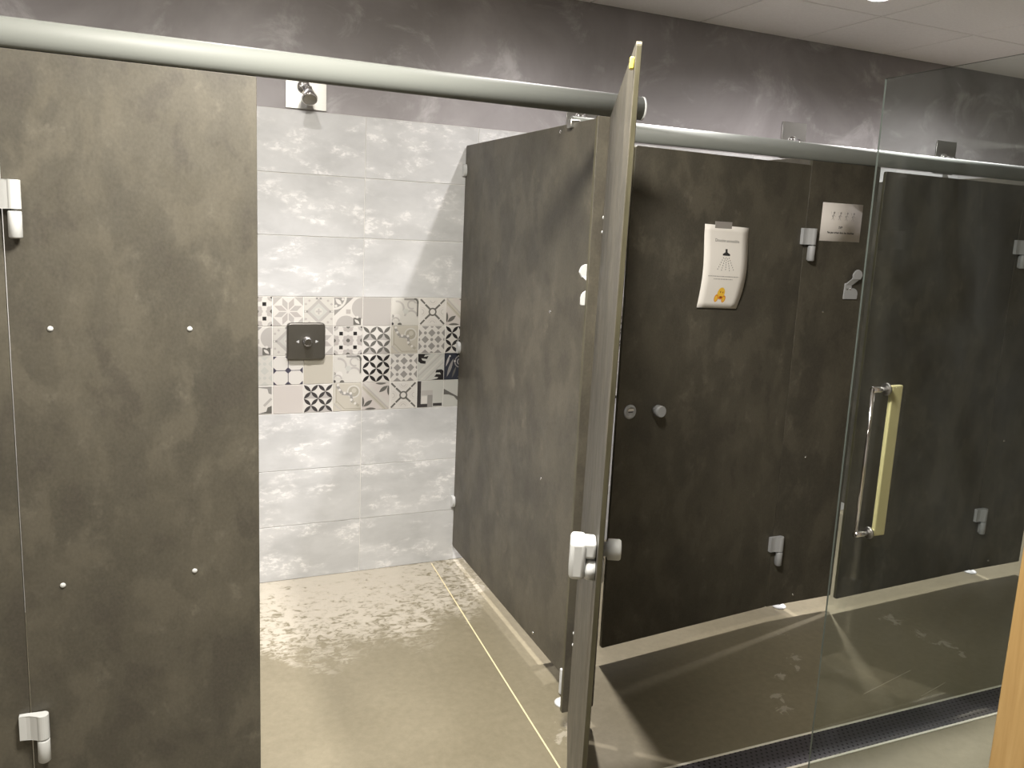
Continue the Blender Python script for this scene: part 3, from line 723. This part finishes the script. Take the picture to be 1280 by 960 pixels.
def disc(cx, cy, rx, ry=None, n=16, a0=0, a1=2 * PI):
    ry = rx if ry is None else ry
    return [(cx + rx * math.cos(a0 + (a1 - a0) * k / n), cy + ry * math.sin(a0 + (a1 - a0) * k / n)) for k in range(n if a1 - a0 > 6.2 else n + 1)]
L = lambda u, v: m1(u, v, LIFT)
flat(ic, [(-0.004, 0.066), (0.006, 0.066), (0.006, 0.054), (0.0185, 0.048), (0.0185, 0.042), (-0.0165, 0.042), (-0.0165, 0.048), (-0.004, 0.054)], L)
for k in range(5):
    for q in range(6):
        fx = (k - 2) * (0.0070 + 0.0024 * q) + 0.001; fz = 0.036 - 0.0082 * q - (0.003 if k in (1, 3) else 0)
        flat(ic, [(fx - 0.0011, fz), (fx + 0.0011, fz), (fx + 0.0011, fz - 0.0042), (fx - 0.0011, fz - 0.0042)], L)
ic.obj('shower_symbol', INK, n1)
tx = MB()
random.seed(3)
for z, x0, x1 in ((-0.034, -0.078, 0.070), (-0.044, -0.050, 0.042)):
    x = x0
    while x < x1:
        w = random.uniform(0.004, 0.013); flat(tx, [(x, z), (min(x + w, x1), z), (min(x + w, x1), z + 0.0026), (x, z + 0.0026)], L); x += w + 0.0022
tx.obj('small_print', GINK, n1)
em = MB(); E = lambda k: (lambda u, v: m1(u, v, LIFT + 0.00012 * k))
flat(em, disc(0.000, -0.094, 0.0185, 0.0215), E(0), 0)
flat(em, disc(-0.019, -0.112, 0.010, 0.014), E(1), 1); flat(em, disc(0.019, -0.114, 0.010, 0.013), E(1), 1)
flat(em, disc(-0.019, -0.113, 0.0065, 0.010), E(2), 0); flat(em, disc(0.019, -0.115, 0.0065, 0.009), E(2), 0)
flat(em, disc(0.002, -0.110, 0.012, 0.006), E(2), 1); flat(em, disc(0.003, -0.108, 0.007, 0.0035), E(3), 2)
flat(em, disc(-0.004, -0.089, 0.0022, 0.0032), E(3), 2); flat(em, disc(0.008, -0.090, 0.0022, 0.0032), E(3), 2)
em.obj('yellow_face', [YEL, ORA, RED], n1)
# small notice
n2 = thing('paper_notice', 'small square white notice with little figures above the coat hook', 'notice', (1.216, Y2 - 0.0002, 1.658))
W2, H2 = 0.207, 0.147
m2 = lambda u, v, lift=0.0: Vector((u, -0.0009 - lift, v))
sheet(W2, H2, lambda u, v, l: Vector((u, -0.0009 - l, v)), 1, 1).obj('paper_sheet', PAPER2, n2)
link('lettering', text_mesh('SVP', 0.0125, lambda x, y: m2(x - 0.002, y - 0.020, 0.0003), True), n2).data.materials.append(INK)
link('lettering', text_mesh('Ne pas uriner dans les douches', 0.0108, lambda x, y: m2(x + 0.001, y - 0.040, 0.0003), True), n2).data.materials.append(INK)
fg = MB(); F = lambda u, v: m2(u, v, 0.0003)
def seg(mb, x0, z0, x1, z1, w):
    d = math.hypot(x1 - x0, z1 - z0); nx, nz = -(z1 - z0) / d * w / 2, (x1 - x0) / d * w / 2
    flat(mb, [(x0 - nx, z0 - nz), (x1 - nx, z1 - nz), (x1 + nx, z1 + nz), (x0 + nx, z0 + nz)], F)
for k in range(4):
    x = -0.045 + 0.034 * k
    flat(fg, disc(x + 0.004, 0.036, 0.0045, n=10), F)
    seg(fg, x + 0.003, 0.032, x - 0.001, 0.018, 0.0022); seg(fg, x + 0.002, 0.028, x + 0.011, 0.022, 0.0014); seg(fg, x + 0.001, 0.027, x - 0.008, 0.024, 0.0014)
    seg(fg, x - 0.001, 0.018, x + 0.006, 0.008, 0.0016); seg(fg, x - 0.001, 0.018, x - 0.007, 0.009, 0.0016)
    flat(fg, disc(x - 0.004, 0.022, 0.0025, n=8), F); seg(fg, x - 0.012, 0.040, x - 0.009, 0.030, 0.0012)
fg.obj('figure_drawings', GINK, n2)

# ------------------------------------------------------------------ shower heads and valve
def shower_head(x, label, tw=0.0):
    t = thing('wall_shower', label, 'shower', (x, -0.001, 2.09), 0, 'wall shower heads')
    b = MB(); b.box((-0.080, -0.0055, -0.085), (0.080, -0.0025, 0.095), 0, 0.0008, 1); b.obj('back_plate', STEEL, t)
    b = MB(); b.lathe((-0.010, -0.0055, 0.0), (0, -1, 0), [(0.027, 0), (0.026, 0.005), (0.020, 0.011), (0.012, 0.014)], 24); b.obj('flange', CHROME, t)
    b = MB(); b.path([(-0.010, -0.015, 0.0), (-0.008, -0.035, 0.002), (-0.004, -0.052, -0.002), (0.0, -0.066, -0.012)], 0.0095, 16); b.lathe((0.0, -0.060, -0.006), (0, -0.6, -0.8), [(0.008, 0), (0.0135, 0.004), (0.0145, 0.012), (0.010, 0.020)], 20); b.obj('arm', CHROME, t)
    b = MB(); ax = Vector((-0.06, -0.68, -0.73)).normalized(); base = Vector((0.001, -0.070, -0.018))
    b.lathe(base, ax, [(0.012, 0), (0.014, 0.008), (0.020, 0.020), (0.0295, 0.046), (0.031, 0.053), (0.029, 0.057)], 28); h = b.obj('spray_head', CHROME, t)
    b = MB(); b.lathe(base + ax * 0.0572, ax, [(0.0275, 0), (0.024, 0.0012), (0.016, 0.0006), (0.012, 0.0022), (0.007, 0.0008), (0.004, 0.0025)], 28); b.obj('spray_face', GUN, h)
shower_head(-0.685, 'chrome shower head on a square steel plate above the pale tiles of the open cubicle')
shower_head(0.56, 'chrome shower head on a steel plate behind the notice door')
shower_head(1.806, 'chrome shower head on a steel plate just above the far rail left of the glass')
shower_head(2.930, 'chrome shower head peeping over the far rail behind the glass screen')
tv = thing('shower_valve', 'square dull steel push button shower valve set in the patterned tiles', 'valve', (-0.6825, 0, 1.062))
b = MB(); b.prism(rrect(-0.079, -0.079, 0.079, 0.079, 0.016), -0.014, -0.0008, 'Y'); 
es = [e for e in b.bm.edges if all(abs(v.co.y + 0.014) < 1e-5 for v in e.verts)]
bmesh.ops.bevel(b.bm, geom=es, offset=0.006, segments=3, affect='EDGES'); b.obj('cover_plate', GUN, tv)
b = MB(); b.lathe((0.004, -0.014, 0.0), (0, -1, 0), [(0.021, 0), (0.019, 0.004), (0.0165, 0.005), (0.0165, 0.026), (0.014, 0.029)], 26); b.obj('push_button', CHROME, tv)
for sx in (-1, 1):
    b = MB(); b.prism([(0.004 + sx * 0.046, 0), (0.004 + sx * 0.034, 0.006), (0.004 + sx * 0.034, -0.006)], -0.0155, -0.0138, 'Y'); b.obj('arrow_mark', WHITE, tv)

# ------------------------------------------------------------------ drain
td = thing('floor_drain', 'long perforated steel drain channel let into the corridor floor', 'drain', (0.8, -1.722, 0.0), math.radians(-1.1))
LN = 2.6
b = MB(); b.box((-LN, -0.056, -0.02), (LN, 0.056, 0.0015)); b.obj('grate', GRATE, td)
for s in (-1, 1):
    b = MB(); b.box((-LN, s * 0.060 - 0.0045, -0.02), (LN, s * 0.060 + 0.0045, 0.0025), 0, 0.0008, 1); b.obj('frame_strip', STRIP, td)

# ------------------------------------------------------------------ glass screen door with handles, pine frame
GX = 0.487
tg = thing('glass_door', 'clear frameless glass door panel on the right with a long pull handle', 'door', (GX, -2.392, 0))
b = MB(); b.prism([(0.0, 0.012), (0.542, 0.012), (0.555, 2.0), (0.0, 2.0)], -0.003, 0.003, 'X', 0, 1); b.obj('glass_pane', [GLASS, GEDGE], tg)
hz0, hz1, hyy = 0.826, 1.215, 0.428
b = MB()
b.tube((-0.052, hyy, hz0 - 0.005), (-0.052, hyy, hz1 + 0.005), 0.005, seg=14)
for z in (hz0, hz1): b.tube((-0.056, hyy, z), (-0.0045, hyy, z), 0.0075, seg=14)
ph = b.obj('pull_handle', CHROME, tg)
for z in (hz0, hz1):
    b = MB(); b.tube((-0.0045, hyy, z), (-0.0105, hyy, z), 0.016, seg=20); b.obj('rosette', STEEL, ph)
b = MB(); bz0, bz1 = hz0 - 0.010, hz1 + 0.010
b.box((0.008, hyy - 0.006, bz0), (0.046, hyy + 0.006, bz1), 0, 0.003)
for z in (hz0 - 0.010, hz1 - 0.010): b.box((0.0035, hyy - 0.0054, z + 0.0006), (0.030, hyy + 0.0054, z + 0.0194), 0, 0.003)
b.obj('pull_handle', BRASS, tg)['label'] = 'wide pale brass pull handle behind the glass'
tp = thing('door_post', 'varnished pine door post at the lower right corner', 'post', (GX, -2.434, 0))
b = MB(); b.box((-0.035, -0.055, 0), (0.045, 0.042, CEIL), 0, 0.003); b.obj('post_board', PINE, tp)
b = MB(); b.box((-0.043, -0.150, 0), (0.045, -0.058, CEIL), 0, 0.003); b.obj('post_casing', PINE, tp)
